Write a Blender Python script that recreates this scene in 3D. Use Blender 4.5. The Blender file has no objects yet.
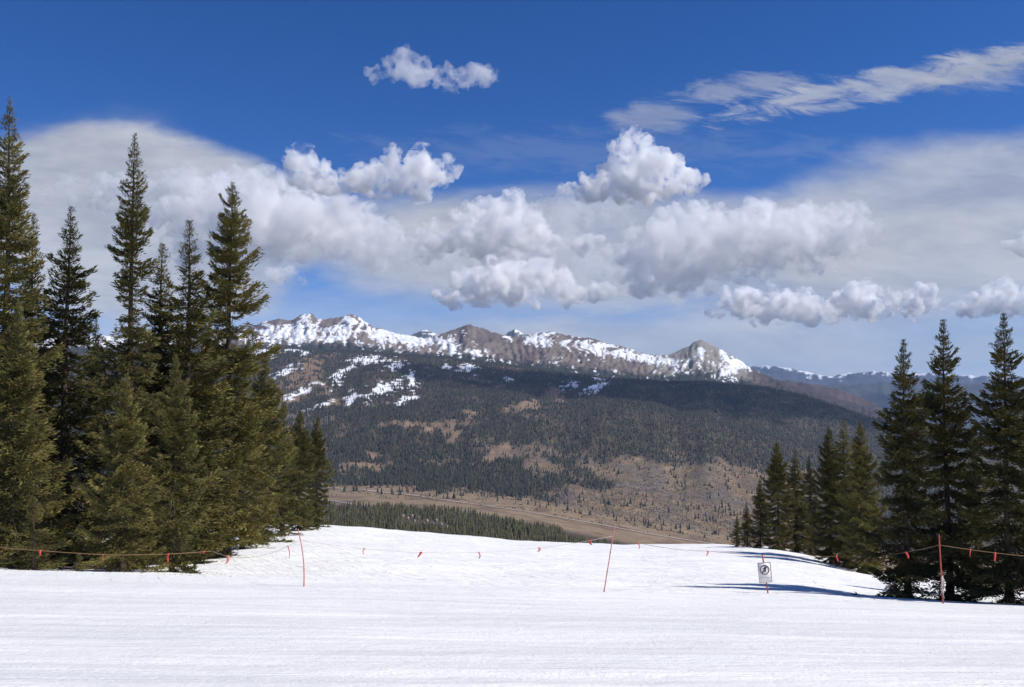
import bpy, math, random
import numpy as np
from mathutils import Vector

# ------------------------------------------------------------------ scene, camera, light, exposure
S = bpy.context.scene
C = S.collection
R = math.radians
F_PX, CU, CV, PITCH = 887.0, 512.0, 343.5, 2.68      # focal length in pixels, picture centre, camera pitch
SUN_EL, SUN_AZ = 48.0, 11.0                           # height; degrees behind the right-hand direction
SUN_DIR = np.array([math.cos(R(SUN_AZ)) * math.cos(R(SUN_EL)), -math.sin(R(SUN_AZ)) * math.cos(R(SUN_EL)), math.sin(R(SUN_EL))])

cam_data = bpy.data.cameras.new("camera")
cam = bpy.data.objects.new("camera", cam_data)
C.objects.link(cam)
S.camera = cam
cam_data.sensor_width = 36
cam_data.lens = 36 * F_PX / 1024
cam_data.clip_start = 0.1
cam_data.clip_end = 200000
cam.rotation_euler = (R(90 + PITCH), 0, 0)

sun_data = bpy.data.lights.new("sun", 'SUN')
sun_data.energy = 5.0
sun_data.angle = R(0.5)
sun_data.color = (1.0, 0.955, 0.89)
sun = bpy.data.objects.new("sun", sun_data)
C.objects.link(sun)
sun.rotation_euler = Vector(SUN_DIR).to_track_quat('Z', 'Y').to_euler()

S.view_settings.view_transform = 'Standard'
S.view_settings.look = 'None'
S.view_settings.exposure = 0.0
S.view_settings.gamma = 1.0
S.view_settings.use_curve_mapping = False
S.cycles.max_bounces = 28
S.cycles.diffuse_bounces = 3
S.cycles.volume_bounces = 24
S.cycles.transparent_max_bounces = 24
S.cycles.use_denoising = True


def pxy(u, v):
    """Direction through pixel (u, v), scaled so that its y component is 1 (arrays allowed)."""
    p = R(PITCH)
    a = (np.asarray(u, float) - CU) / F_PX
    b = (CV - np.asarray(v, float)) / F_PX
    y = math.cos(p) - b * math.sin(p)
    z = math.sin(p) + b * math.cos(p)
    return a / y, z / y


def at(u, v, Y):
    a, b = pxy(u, v)
    return np.array([a * Y, Y, b * Y])


# world: clear high-altitude sky with thin veils of high cloud (by direction, at infinity)
world = bpy.data.worlds.new("World")
S.world = world
world.use_nodes = True


class NT:
    """Small helper for node trees."""
    def __init__(self, tree):
        self.t = tree

    def n(self, kind, **kw):
        nd = self.t.nodes.new(kind)
        for k, v in kw.items():
            setattr(nd, k, v)
        return nd

    def put(self, sock, v):
        if hasattr(v, 'is_linked') or isinstance(v, bpy.types.NodeSocket):
            self.t.links.new(v, sock)
        elif v is not None:
            sock.default_value = v

    def m(self, op, a, b=None, c=None, clamp=False):
        nd = self.n('ShaderNodeMath', operation=op)
        nd.use_clamp = clamp
        for i, v in enumerate((a, b, c)):
            if v is not None:
                self.put(nd.inputs[i], v)
        return nd.outputs[0]

    def vm(self, op, a, b):
        nd = self.n('ShaderNodeVectorMath', operation=op)
        self.put(nd.inputs[0], a)
        self.put(nd.inputs[1], b)
        return nd.outputs[0]

    def noise(self, vec, scale, detail=4, rough=.55, dist=0.0):
        nd = self.n('ShaderNodeTexNoise')
        self.put(nd.inputs['Vector'], vec)
        nd.inputs['Scale'].default_value = scale
        nd.inputs['Detail'].default_value = detail
        nd.inputs['Roughness'].default_value = rough
        nd.inputs['Distortion'].default_value = dist
        return nd.outputs[0]

    def sstep(self, v, lo, hi, a=0.0, b=1.0):
        nd = self.n('ShaderNodeMapRange', interpolation_type='SMOOTHSTEP')
        self.put(nd.inputs[0], v)
        nd.inputs[1].default_value = lo
        nd.inputs[2].default_value = hi
        nd.inputs[3].default_value = a
        nd.inputs[4].default_value = b
        return nd.outputs[0]

    def mix(self, f, a, b, kind='MIX'):
        nd = self.n('ShaderNodeMix', data_type='RGBA', blend_type=kind)
        self.put(nd.inputs[0], f)
        self.put(nd.inputs[6], a)
        self.put(nd.inputs[7], b)
        return nd.outputs[2]

    def xyz(self, v):
        nd = self.n('ShaderNodeSeparateXYZ')
        self.put(nd.inputs[0], v)
        return nd.outputs

    def vec(self, x, y, z):
        nd = self.n('ShaderNodeCombineXYZ')
        for s, v in zip(nd.inputs, (x, y, z)):
            self.put(s, v)
        return nd.outputs[0]


def build_world():
    w = NT(world.node_tree)
    bg = world.node_tree.nodes["Background"]
    bg.inputs[1].default_value = 0.075
    sky = w.n('ShaderNodeTexSky', sky_type='NISHITA', sun_disc=False)
    sky.sun_elevation = R(SUN_EL)
    sky.sun_rotation = R(90 + SUN_AZ)
    sky.altitude = 3300
    sky.air_density = 1.0
    sky.dust_density = 0.25
    sky.ozone_density = 3.0
    hs = w.n('ShaderNodeHueSaturation')
    hs.inputs['Saturation'].default_value = 1.22
    hs.inputs['Value'].default_value = 1.15
    w.put(hs.inputs['Color'], w.mix(1.0, sky.outputs[0], (1.06, 1.06, 1.32, 1), 'MULTIPLY'))
    d = w.n('ShaderNodeTexCoord').outputs['Generated']
    x, y, z = w.xyz(d)[0:3]
    ys = w.m('MAXIMUM', y, 0.02)
    gx = w.m('DIVIDE', x, ys)
    gz = w.m('DIVIDE', z, ys)
    p = w.vec(gx, w.m('MULTIPLY', gz, 2.6), 0.0)
    n1 = w.noise(p, 4.2, 5, .6, .3)
    n2 = w.noise(w.vec(w.m('ADD', gx, w.m('MULTIPLY', gz, -2.0)), w.m('MULTIPLY', gz, 5.0), 3.0), 7.0, 5, .62, .5)
    total = None
    #  centre u, v, half width, half height, tilt (px), strength, softness, streakiness
    veils = [(120, 222, 225, 104, .10, .80, .34, .42),
             (95, 250, 190, 150, .0, .38, .8, .6),
             (960, 225, 285, 106, -.18, .74, .7, .55),
             (880, 262, 260, 75, -.10, .42, .8, .5),
             (590, 250, 330, 74, .0, .80, .7, .55),
             (420, 240, 200, 60, .05, .50, .7, .5),
             (800, 340, 420, 46, .0, .50, .8, .8),
             (330, 330, 300, 55, .0, .30, .9, .8),
             (560, 350, 420, 42, .0, .42, .9, .6),
             (905, 80, 230, 20, -.21, .62, 1.1, 2.0),
             (740, 88, 90, 16, -.12, .45, 1.1, 2.0),
             (655, 118, 56, 22, -.05, .42, 1.0, 1.3),
             (985, 72, 90, 26, -.12, .40, 1.1, 1.9),
             (600, 150, 300, 30, .0, .10, 1.2, 2.2)]
    n3 = w.noise(w.vec(w.m('ADD', gx, w.m('MULTIPLY', gz, 1.6)), w.m('MULTIPLY', gz, 3.4), 5.0), 16.0, 6, .68, .6)
    for (u, v, ru, rv, tilt, st, soft, streak) in veils:
        cx, cz = pxy(u, v)
        dx = w.m('SUBTRACT', gx, float(cx))
        dz = w.m('SUBTRACT', w.m('SUBTRACT', gz, float(cz)), w.m('MULTIPLY', dx, -tilt))
        ex = w.m('MULTIPLY', dx, F_PX / ru)
        ez = w.m('MULTIPLY', dz, F_PX / rv)
        q = w.m('SUBTRACT', 1.0, w.m('ADD', w.m('MULTIPLY', ex, ex), w.m('MULTIPLY', ez, ez)))
        nn = w.m('SUBTRACT', n3 if streak > 1.1 else (n2 if streak > .7 else n1), 0.5)
        q = w.m('ADD', q, w.m('MULTIPLY', nn, 1.6 * streak + .25))
        a = w.m('MULTIPLY', w.sstep(q, 0.0, soft), st)
        # over-composite the coverage
        total = a if total is None else w.m('SUBTRACT', w.m('ADD', total, a), w.m('MULTIPLY', total, a))
    front = w.sstep(y, 0.05, 0.3)
    cover = w.m('MULTIPLY', total, front, clamp=True)
    tex = w.sstep(w.m('ADD', w.m('MULTIPLY', n1, .55), w.m('ADD', w.m('MULTIPLY', n2, .2), w.m('MULTIPLY', n3, .25))), .36, .64)
    white = w.mix(tex, (5.5, 5.8, 6.6, 1), (8.3, 8.5, 8.9, 1))
    col = w.mix(cover, hs.outputs[0], white)
    w.put(bg.inputs[0], col)


build_world()


# ------------------------------------------------------------------ helpers
def tag(o, label, cat=None, group=None, kind=None):
    o['label'] = label
    if cat:
        o['category'] = cat
    if group:
        o['group'] = group
    if kind:
        o['kind'] = kind
    return o


def mesh_np(name, verts, faces, mat, parent=None, cols=None, smooth=False):
    """One mesh object from numpy arrays; faces is a list of (n, k) index arrays; cols one rgb per vertex."""
    verts = np.asarray(verts, np.float32)
    me = bpy.data.meshes.new(name)
    me.vertices.add(len(verts))
    me.vertices.foreach_set('co', verts.ravel())
    faces = [np.asarray(f, np.int32) for f in faces if len(f)]
    idx = np.concatenate([f.ravel() for f in faces])
    sizes = np.concatenate([np.full(len(f), f.shape[1], np.int32) for f in faces])
    me.loops.add(len(idx))
    me.loops.foreach_set('vertex_index', idx)
    me.polygons.add(len(sizes))
    me.polygons.foreach_set('loop_start', np.concatenate([[0], np.cumsum(sizes)[:-1]]).astype(np.int32))
    if smooth:
        me.polygons.foreach_set('use_smooth', np.ones(len(sizes), bool))
    me.update(calc_edges=True)
    me.validate()
    if cols is not None:
        at_ = me.attributes.new('Col', 'FLOAT_COLOR', 'POINT')
        c4 = np.ones((len(verts), 4), np.float32)
        c4[:, :3] = cols
        at_.data.foreach_set('color', c4.ravel())
    me.materials.append(mat)
    o = bpy.data.objects.new(name, me)
    C.objects.link(o)
    if parent is not None:
        o.parent = parent
    return o


class MB:
    """Collects tubes, prisms and strips and links them as one mesh object."""
    def __init__(self):
        self.v, self.f3, self.f4, self.k = [], [], [], 0

    def add(self, v, f4=(), f3=()):
        v = np.asarray(v, float)
        self.v.append(v)
        if len(f4):
            self.f4.append(np.asarray(f4) + self.k)
        if len(f3):
            self.f3.append(np.asarray(f3) + self.k)
        self.k += len(v)

    def tube(self, pts, rad, sides=8, caps=True):
        pts = np.asarray(pts, float)
        n = len(pts)
        rad = np.broadcast_to(np.asarray(rad, float), (n,))
        t = np.gradient(pts, axis=0)
        t /= np.linalg.norm(t, axis=1, keepdims=True) + 1e-12
        ref = np.array([0, 0, 1.0]) if abs(t[0, 2]) < .8 else np.array([0, 1.0, 0])
        a = np.cross(t, ref)
        a /= np.linalg.norm(a, axis=1, keepdims=True) + 1e-12
        b = np.cross(t, a)
        th = np.arange(sides) / sides * 2 * np.pi
        ring = pts[:, None] + rad[:, None, None] * (np.cos(th)[None, :, None] * a[:, None] + np.sin(th)[None, :, None] * b[:, None])
        v = ring.reshape(-1, 3)
        i, j = np.meshgrid(np.arange(n - 1), np.arange(sides), indexing='ij')
        i, j = i.ravel(), j.ravel()
        j2 = (j + 1) % sides
        f4 = np.stack([i * sides + j, i * sides + j2, (i + 1) * sides + j2, (i + 1) * sides + j], 1)
        f3 = []
        if caps:
            v = np.vstack([v, pts[:1], pts[-1:]])
            m = n * sides
            for q in range(sides):
                f3.append([m, (q + 1) % sides, q])
                f3.append([m + 1, (n - 1) * sides + q, (n - 1) * sides + (q + 1) % sides])
        self.add(v, f4, f3)

    def prism(self, poly, y0, y1):
        """Outline poly in x, z extruded from y0 to y1 (convex or star-shaped round its mean)."""
        poly = np.asarray(poly, float)
        n = len(poly)
        c = poly.mean(0)
        v = [(p[0], y, p[1]) for y in (y0, y1) for p in poly] + [(c[0], y0, c[1]), (c[0], y1, c[1])]
        f4 = [(i, (i + 1) % n, n + (i + 1) % n, n + i) for i in range(n)]
        f3 = [(2 * n, (i + 1) % n, i) for i in range(n)] + [(2 * n + 1, n + i, n + (i + 1) % n) for i in range(n)]
        self.add(v, f4, f3)

    def box(self, lo, hi):
        x0, y0, z0 = lo
        x1, y1, z1 = hi
        v = [(x0, y0, z0), (x1, y0, z0), (x1, y1, z0), (x0, y1, z0), (x0, y0, z1), (x1, y0, z1), (x1, y1, z1), (x0, y1, z1)]
        self.add(v, [(0, 3, 2, 1), (4, 5, 6, 7), (0, 1, 5, 4), (1, 2, 6, 5), (2, 3, 7, 6), (3, 0, 4, 7)])

    def build(self, name, mat, parent=None, smooth=False):
        fs = []
        if self.f4:
            fs.append(np.concatenate(self.f4))
        if self.f3:
            fs.append(np.concatenate(self.f3))
        return mesh_np(name, np.concatenate(self.v), fs, mat, parent, smooth=smooth)


def empty(name, loc, label, cat, group=None, rz=0.0):
    o = bpy.data.objects.new(name, None)
    C.objects.link(o)
    o.location = loc
    o.rotation_euler = (0, 0, rz)
    o.empty_display_size = .3
    return tag(o, label, cat, group)


# gradient noise in numpy
_rs = np.random.RandomState(7)
_PERM = np.concatenate([_rs.permutation(512)] * 2).astype(np.int64)
_GR = _rs.normal(size=(512, 2))
_GR /= np.linalg.norm(_GR, axis=1, keepdims=True)


def perlin(x, y):
    x, y = np.asarray(x, float), np.asarray(y, float)
    xi, yi = np.floor(x).astype(np.int64), np.floor(y).astype(np.int64)
    xf, yf = x - xi, y - yi
    sx, sy = xf ** 3 * (xf * (6 * xf - 15) + 10), yf ** 3 * (yf * (6 * yf - 15) + 10)

    def g(a, b):
        h = _PERM[_PERM[(xi + a) & 511] + ((yi + b) & 511)] & 511
        return _GR[h, 0] * (xf - a) + _GR[h, 1] * (yf - b)
    n0 = g(0, 0) * (1 - sx) + g(1, 0) * sx
    n1 = g(0, 1) * (1 - sx) + g(1, 1) * sx
    return (n0 * (1 - sy) + n1 * sy) * 1.5


def fbm(x, y, octv=5, gain=.5):
    s, a = 0, 1.0
    for k in range(octv):
        s = s + a * perlin(x * 2 ** k + 17.3 * k, y * 2 ** k + 5.1 * k)
        a *= gain
    return s


def ridged(x, y, octv=5, gain=.5):
    s, a = 0, 1.0
    for k in range(octv):
        s = s + a * (1 - 2 * np.abs(perlin(x * 2 ** k + 11.7 * k, y * 2 ** k + 3.9 * k)))
        a *= gain
    return s


def sm(x, lo, hi):
    t = np.clip((x - lo) / (hi - lo), 0, 1)
    return t * t * (3 - 2 * t)


def blob(u, v, cu, cv, ru, rv, tilt=0.0):
    du = u - cu
    dv = v - cv - tilt * du
    return 1 - np.sqrt((du / ru) ** 2 + (dv / rv) ** 2)


class Sheet:
    """Terrain given as a table: for columns u and distances Y the picture row v its ground has; resampled on a fine
    (u, Y) grid. height(x, Y) reads it back."""
    def __init__(self, us, Ys, table, n_u, n_y, smooth=2, ku=None, u_range=None):
        us, Ys, table = np.array(us, float), np.array(Ys, float), np.array(table, float)
        u0, u1 = u_range or (us[0], us[-1])
        self.u = np.linspace(u0, u1, n_u)
        ly = np.log(Ys)
        self.ly = np.linspace(ly[0], ly[-1], n_y)
        self.Y = np.exp(self.ly)
        b = pxy(us[:, None], table)[1]
        tmp = np.stack([np.interp(self.ly, ly, b[i]) for i in range(len(us))])
        T = np.stack([np.interp(self.u, us, tmp[:, j]) for j in range(n_y)], 1)      # (n_u, n_y) slope z/Y
        ku, ky = ku or max(1, n_u // 60), max(1, n_y // (len(Ys) * 4))
        for _ in range(smooth):
            for ax, k in ((0, ku), (1, ky)):
                if k < 1:
                    continue
                pad = [(0, 0), (0, 0)]
                pad[ax] = (k, k)
                P = np.pad(T, pad, mode='reflect', reflect_type='odd')
                cs = np.cumsum(P, axis=ax)
                w = 2 * k + 1
                z0 = np.zeros_like(np.take(cs, [0], axis=ax))
                cs = np.concatenate([z0, cs], axis=ax)
                n = T.shape[ax]
                T = (np.take(cs, range(w, w + n), axis=ax) - np.take(cs, range(0, n), axis=ax)) / w
        self.U, self.YY = np.meshgrid(self.u, self.Y, indexing='ij')
        # a vertical column keeps x/Y constant: pixel columns of a pitched camera, near enough for placing
        self.X = (self.U - CU) / F_PX * self.YY
        self.Z = T * self.YY

    def add(self, dz):
        self.Z = self.Z + dz

    def v(self):
        """picture row of each grid point"""
        p = R(PITCH)
        s = self.Z / self.YY
        b = (s * math.cos(p) - math.sin(p)) / (math.cos(p) + s * math.sin(p))
        return CV - b * F_PX

    def height(self, x, Y):
        x, Y = np.asarray(x, float), np.asarray(Y, float)
        u = CU + F_PX * x / Y
        fu = np.clip((u - self.u[0]) / (self.u[1] - self.u[0]), 0, len(self.u) - 1.001)
        fy = np.clip((np.log(Y) - self.ly[0]) / (self.ly[1] - self.ly[0]), 0, len(self.ly) - 1.001)
        i, j = fu.astype(int), fy.astype(int)
        a, b = fu - i, fy - j
        Z = self.Z
        return Z[i, j] * (1 - a) * (1 - b) + Z[i + 1, j] * a * (1 - b) + Z[i, j + 1] * (1 - a) * b + Z[i + 1, j + 1] * a * b

    def build(self, name, mat, cols=None):
        n, m = self.U.shape
        v = np.stack([self.X, self.YY, self.Z], -1).reshape(-1, 3)
        i, j = np.meshgrid(np.arange(n - 1), np.arange(m - 1), indexing='ij')
        k = (i * m + j).ravel()
        f = np.stack([k, k + m, k + m + 1, k + 1], 1)
        return mesh_np(name, v, [f], mat, cols=None if cols is None else cols.reshape(-1, 3), smooth=True)


# ------------------------------------------------------------------ materials
def material(name):
    m = bpy.data.materials.new(name)
    m.use_nodes = True
    t = NT(m.node_tree)
    return m, t, m.node_tree.nodes['Principled BSDF']


def simple(name, col, rough=.7, var=.12, scale=6.0):
    m, t, b = material(name)
    pos = t.n('ShaderNodeTexCoord').outputs['Object']
    n = t.noise(pos, scale, 4)
    c0 = tuple(c * (1 - var) for c in col) + (1,)
    c1 = tuple(min(1, c * (1 + var)) for c in col) + (1,)
    t.put(b.inputs['Base Color'], t.mix(n, c0, c1))
    b.inputs['Roughness'].default_value = rough
    b.inputs['Specular IOR Level'].default_value = .25
    return m


def snow_material():
    m, t, b = material('groomed_snow')
    pos = t.n('ShaderNodeNewGeometry').outputs['Position']
    x, y, z = t.xyz(pos)[0:3]
    tilt = t.m('ADD', y, t.m('MULTIPLY', x, -.15))
    # grooming lines run across the picture on the near shelf, softer mottling on the far slope
    lines = t.noise(t.vec(t.m('MULTIPLY', x, .13), t.m('MULTIPLY', tilt, 1.7), 0.0), 1.0, 8, .74, .4)
    lines2 = t.noise(t.vec(t.m('MULTIPLY', x, .5), t.m('MULTIPLY', tilt, 6.0), 4.0), 1.0, 4, .6, .2)
    mott = t.noise(t.vec(x, t.m('MULTIPLY', y, .8), 0.0), 1.1, 6, .65, .4)
    grain = t.noise(pos, 14.0, 3, .7)
    near = t.sstep(y, 20.0, 33.0, 1.0, 0.0)
    h_near = t.m('ADD', t.m('MULTIPLY', lines, .16), t.m('ADD', t.m('MULTIPLY', lines2, .07), t.m('ADD', t.m('MULTIPLY', t.noise(t.vec(t.m('MULTIPLY', x, 1.6), t.m('MULTIPLY', tilt, 2.6), 6.0), 1.0, 5, .7, .3), .075), t.m('MULTIPLY', grain, .03))))
    # ski tracks weaving down the far slope
    trk = t.noise(t.vec(t.m('ADD', t.m('MULTIPLY', x, .9), t.m('MULTIPLY', y, .42)), t.m('MULTIPLY', y, .06), 9.0), 1.5, 4, .6, .9)
    h_far = t.m('ADD', t.m('MULTIPLY', mott, .22), t.m('ADD', t.m('MULTIPLY', trk, .17), t.m('MULTIPLY', grain, .02)))
    hmix = t.n('ShaderNodeMix', data_type='FLOAT')
    t.put(hmix.inputs[0], near)
    t.put(hmix.inputs[2], h_far)
    t.put(hmix.inputs[3], h_near)
    bump = t.n('ShaderNodeBump')
    bump.inputs['Strength'].default_value = .8
    bump.inputs['Distance'].default_value = 1.0
    t.put(bump.inputs['Height'], hmix.outputs[0])
    t.put(b.inputs['Normal'], bump.outputs[0])
    dirt = t.sstep(t.noise(t.vec(t.m('MULTIPLY', x, .12), t.m('MULTIPLY', tilt, .5), 7.0), 1.0, 5, .6), .35, .7)
    col = t.mix(dirt, (.80, .795, .775, 1), (.91, .90, .865, 1))
    ice = t.sstep(t.noise(t.vec(t.m('MULTIPLY', x, .10), t.m('MULTIPLY', tilt, 2.2), 2.0), 1.0, 6, .7, .3), .42, .66)
    col = t.mix(t.m('MULTIPLY', t.m('MULTIPLY', ice, near), .30), col, (.72, .74, .77, 1))
    spk = t.sstep(t.noise(pos, 5.0, 5, .75), .66, .8)
    col = t.mix(t.m('MULTIPLY', spk, .25), col, (.55, .56, .58, 1))
    t.put(b.inputs['Base Color'], col)
    b.inputs['Roughness'].default_value = .65
    b.inputs['Specular IOR Level'].default_value = .2
    return m


def attr_material(name, scale, var=.25, rough=.9):
    """Base colour from the 'Col' cover attribute (soil, grass, rock, snow) with fine procedural variation."""
    m, t, b = material(name)
    a = t.n('ShaderNodeAttribute', attribute_name='Col').outputs['Color']
    pos = t.n('ShaderNodeNewGeometry').outputs['Position']
    n = t.noise(pos, scale, 6, .65)
    f = t.sstep(n, .25, .75, 1 - var, 1 + var)
    t.put(b.inputs['Base Color'], t.vm('MULTIPLY', a, t.vec(f, f, f)))
    b.inputs['Roughness'].default_value = rough
    b.inputs['Specular IOR Level'].default_value = .1
    return m


def foliage_material(name, transl=.25):
    m, t, b = material(name)
    nodes = m.node_tree.nodes
    a = t.n('ShaderNodeAttribute', attribute_name='Col').outputs['Color']
    oi = t.n('ShaderNodeObjectInfo').outputs['Random']
    f = t.sstep(oi, 0.0, 1.0, .82, 1.18)
    col = t.vm('MULTIPLY', a, t.vec(f, f, t.m('MULTIPLY', f, 1.0)))
    t.put(b.inputs['Base Color'], col)
    b.inputs['Roughness'].default_value = .6
    b.inputs['Specular IOR Level'].default_value = .25
    tr = t.n('ShaderNodeBsdfTranslucent')
    t.put(tr.inputs[0], col)
    mx = t.n('ShaderNodeMixShader')
    mx.inputs[0].default_value = transl
    t.put(mx.inputs[1], b.outputs[0])
    t.put(mx.inputs[2], tr.outputs[0])
    t.put(nodes['Material Output'].inputs['Surface'], mx.outputs[0])
    return m


M_SNOW = snow_material()
M_VALLEY = attr_material('valley_ground', .03, .3)
M_ALPINE = attr_material('alpine_rock_and_snow', .02, .18)
M_FAR = attr_material('far_slopes', .004, .25)
M_NEEDLE = foliage_material('spruce_needles', .05)
M_FARTREE = foliage_material('far_needles', .1)
M_BARK = simple('spruce_bark', (.075, .056, .042), .9, .35, 8)
M_TWIG = simple('dry_twig', (.16, .125, .09), .9, .25, 5)
M_PALEPOLE = simple('faded_red_bamboo', (.62, .24, .20), .6, .2, 4)
M_PALEROPE = simple('bleached_rope', (.62, .52, .45), .8, .1, 20)
M_POLE = simple('red_bamboo', (.50, .10, .07), .5, .2, 4)
M_ROPE = simple('tan_rope', (.22, .14, .07), .8, .15, 20)
M_FLAG = simple('faded_red_ribbon', (.72, .09, .07), .6, .15, 10)
M_PALEFLAG = simple('pink_ribbon', (.78, .28, .24), .6, .15, 10)
M_PANEL = simple('white_sign_panel', (.80, .78, .75), .5, .03, 6)
M_BLACK = simple('black_paint', (.02, .02, .02), .5, .1, 6)
M_RING = simple('dark_red_ring', (.10, .035, .03), .5, .1, 6)
M_BORDER = simple('grey_edging', (.42, .38, .37), .6, .1, 6)
M_CLOTH = simple('pale_cloth', (.62, .52, .46), .8, .1, 15)
M_ROAD = simple('pale_road', (.33, .27, .22), .9, .1, .02)
M_RIVER = simple('grey_river', (.30, .30, .29), .35, .1, .02)
M_CABINWALL = simple('cabin_wall', (.30, .22, .17), .8, .15, .5)
M_CABINROOF = simple('cabin_roof', (.36, .28, .26), .7, .1, .5)

# ------------------------------------------------------------------ snow slope
Yn = [5, 8, 12, 18, 23, 26]
Yf = [30, 36, 45, 60, 80, 95, 115, 150, 220, 420]
cols_u = [-700, -200, 0, 130, 250, 330, 420, 512, 600, 740, 800, 860, 940, 1024, 1300, 1800]
far_v = [[560, 560, 552, 541, 531, 528, 526, 530, 545, 600],
         [562, 562, 553, 543, 533, 529, 527, 532, 550, 610],
         [568, 567, 557, 545, 535, 530, 528, 533, 560, 620],
         [573, 570, 557, 544, 534, 529, 527, 533, 560, 620],
         [577, 573, 559, 544, 532, 526, 525, 533, 562, 625],
         [580, 575, 560, 545, 531, 525, 525, 534, 566, 630],
         [584, 578, 564, 550, 537, 532, 533, 543, 575, 640],
         [588, 582, 570, 556, 545, 540, 541, 552, 585, 650],
         [591, 585, 573, 559, 548, 544, 545, 557, 592, 655],
         [595, 590, 577, 561, 548, 544, 547, 565, 605, 665],
         [597, 592, 580, 565, 551, 549, 555, 578, 615, 675],
         [601, 597, 588, 575, 568, 572, 585, 605, 635, 690],
         [604, 601, 594, 585, 582, 590, 602, 622, 650, 700],
         [607, 605, 599, 592, 594, 602, 612, 632, 660, 705],
         [617, 616, 612, 608, 612, 618, 628, 645, 670, 710],
         [630, 630, 628, 625, 628, 634, 642, 655, 680, 720]]
tab = []
for u, fv in zip(cols_u, far_v):
    near = [385 + F_PX * (2.53 / Y + .1318) + .037 * np.clip(u - 512, -900, 900) for Y in Yn]
    tab.append(near + fv)
slope = Sheet(cols_u, Yn + Yf, tab, 520, 420, smooth=1)
slope.add(.05 * fbm(slope.X * .12, slope.YY * .5, 4) * sm(slope.YY, 60, 20) + .16 * fbm(slope.X * .13, slope.YY * .11, 4) * sm(slope.YY, 27, 40) * sm(slope.YY, 140, 100))
tag(slope.build('snow_slope', M_SNOW), 'sunlit white snow slope with groomed streaks rolling away downhill', 'ground', kind='structure')


def ground(x, Y):
    return float(slope.height(x, Y))


# ------------------------------------------------------------------ valley and forested mountainside
vY = [330, 700, 1000, 1400, 1900, 2350, 2750, 3150, 3600, 4200, 4500, 4900, 5500, 6100, 6600]
vu = [-250, 0, 150, 250, 340, 420, 500, 560, 640, 720, 790, 860, 950, 1100, 1400]
vv = [[640, 610, 570, 540, 505, 492, 480, 462, 436, 405, 394, 380, 360, 346, 350],
      [640, 610, 570, 538, 505, 492, 480, 462, 436, 405, 394, 380, 360, 346, 352],
      [640, 610, 568, 535, 503, 493, 481, 463, 436, 405, 394, 380, 360, 346, 352],
      [645, 612, 566, 530, 503, 494, 482, 464, 436, 405, 393, 378, 358, 345, 354],
      [650, 612, 566, 528, 504, 495, 484, 466, 437, 406, 394, 378, 358, 347, 356],
      [655, 615, 570, 532, 508, 500, 489, 470, 440, 408, 396, 381, 362, 353, 362],
      [660, 618, 574, 540, 517, 507, 495, 474, 440, 406, 406, 391, 371, 362, 368],
      [665, 622, 582, 552, 530, 515, 502, 478, 444, 403, 408, 396, 377, 371, 378],
      [670, 630, 592, 565, 547, 531, 516, 486, 448, 403, 412, 401, 379, 384, 392],
      [680, 640, 605, 580, 560, 545, 530, 496, 455, 417, 427, 405, 378, 388, 400],
      [690, 650, 620, 595, 575, 558, 540, 508, 472, 442, 451, 418, 385, 398, 412],
      [700, 665, 635, 610, 590, 570, 550, 524, 490, 455, 446, 432, 411, 420, 432],
      [700, 670, 640, 620, 600, 580, 560, 540, 512, 484, 474, 460, 442, 448, 456],
      [700, 670, 645, 625, 608, 590, 572, 555, 532, 510, 502, 490, 474, 476, 480],
      [700, 670, 645, 625, 608, 590, 572, 558, 540, 522, 514, 504, 490, 490, 494]]
valley = Sheet(vu, vY, vv, 620, 420, smooth=2)
amp = sm(valley.YY, 2700, 3600) * (1 - .75 * sm(valley.YY, 5000, 5600))
gul = ridged(valley.U * .017 + .3 * fbm(valley.U * .01, valley.YY * .0006, 3), valley.YY * .00028, 4, .45)
valley.add(amp * (16 * gul + 16 * fbm(valley.X * .0016, valley.YY * .0012, 5)))
bluff = sm(valley.YY, 2350, 2450) * sm(valley.YY, 2950, 2700)
valley.add(bluff * 7 * np.maximum(0, fbm(valley.X * .006, valley.YY * .003, 4)))
VU, VV, VY = valley.U, valley.v(), valley.YY
nA = fbm(valley.X * .0035, VY * .0022, 5)
nB = fbm(valley.X * .009 + 40, VY * .006, 4)
nC = fbm(valley.X * .02 + 9, VY * .012, 4)
nD = fbm(valley.X * .06 + 3, VY * .03, 3)


def mixc(c, f, col):
    return c * (1 - f[..., None]) + np.array(col) * f[..., None]


vc = np.zeros(VU.shape + (3,)) + np.array((.074, .061, .043))             # dry forest floor
tan_f = sm(VY, 1850, 2000) * sm(VY, 2800 + 130 * nB, 2680 + 130 * nB)
vc = mixc(vc, tan_f, (.225, .165, .105))
vc = mixc(vc, tan_f * sm(nB, .1, .5), (.165, .115, .08))
scrub = np.clip(blob(VU, VV, 690, 505, 175, 56, .03) * 2.2 + nA * .55 + nB * .45, 0, 1)
scrub = np.maximum(scrub, np.clip(blob(VU, VV, 545, 478, 80, 32, .15) * 1.3 + nA * .8 + nB * .6 - .55, 0, 1))
scrub = sm(scrub, .22, .80) * sm(VY, 2500, 2800)
vc = mixc(vc, scrub, (.150, .116, .082))
vc = mixc(vc, scrub * sm(nB + .6 * nC, -.2, .5), (.215, .155, .098))
vc = mixc(vc, scrub * sm(nA * .8 - nB + .5 * nD, .1, .6) * .8, (.138, .112, .098))
vc = mixc(vc, scrub * sm(nC * .9 + nD, .55, .85) * .8, (.07, .066, .04))
bare = np.zeros_like(VU)                                                  # open brown meadows in the forest
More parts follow.
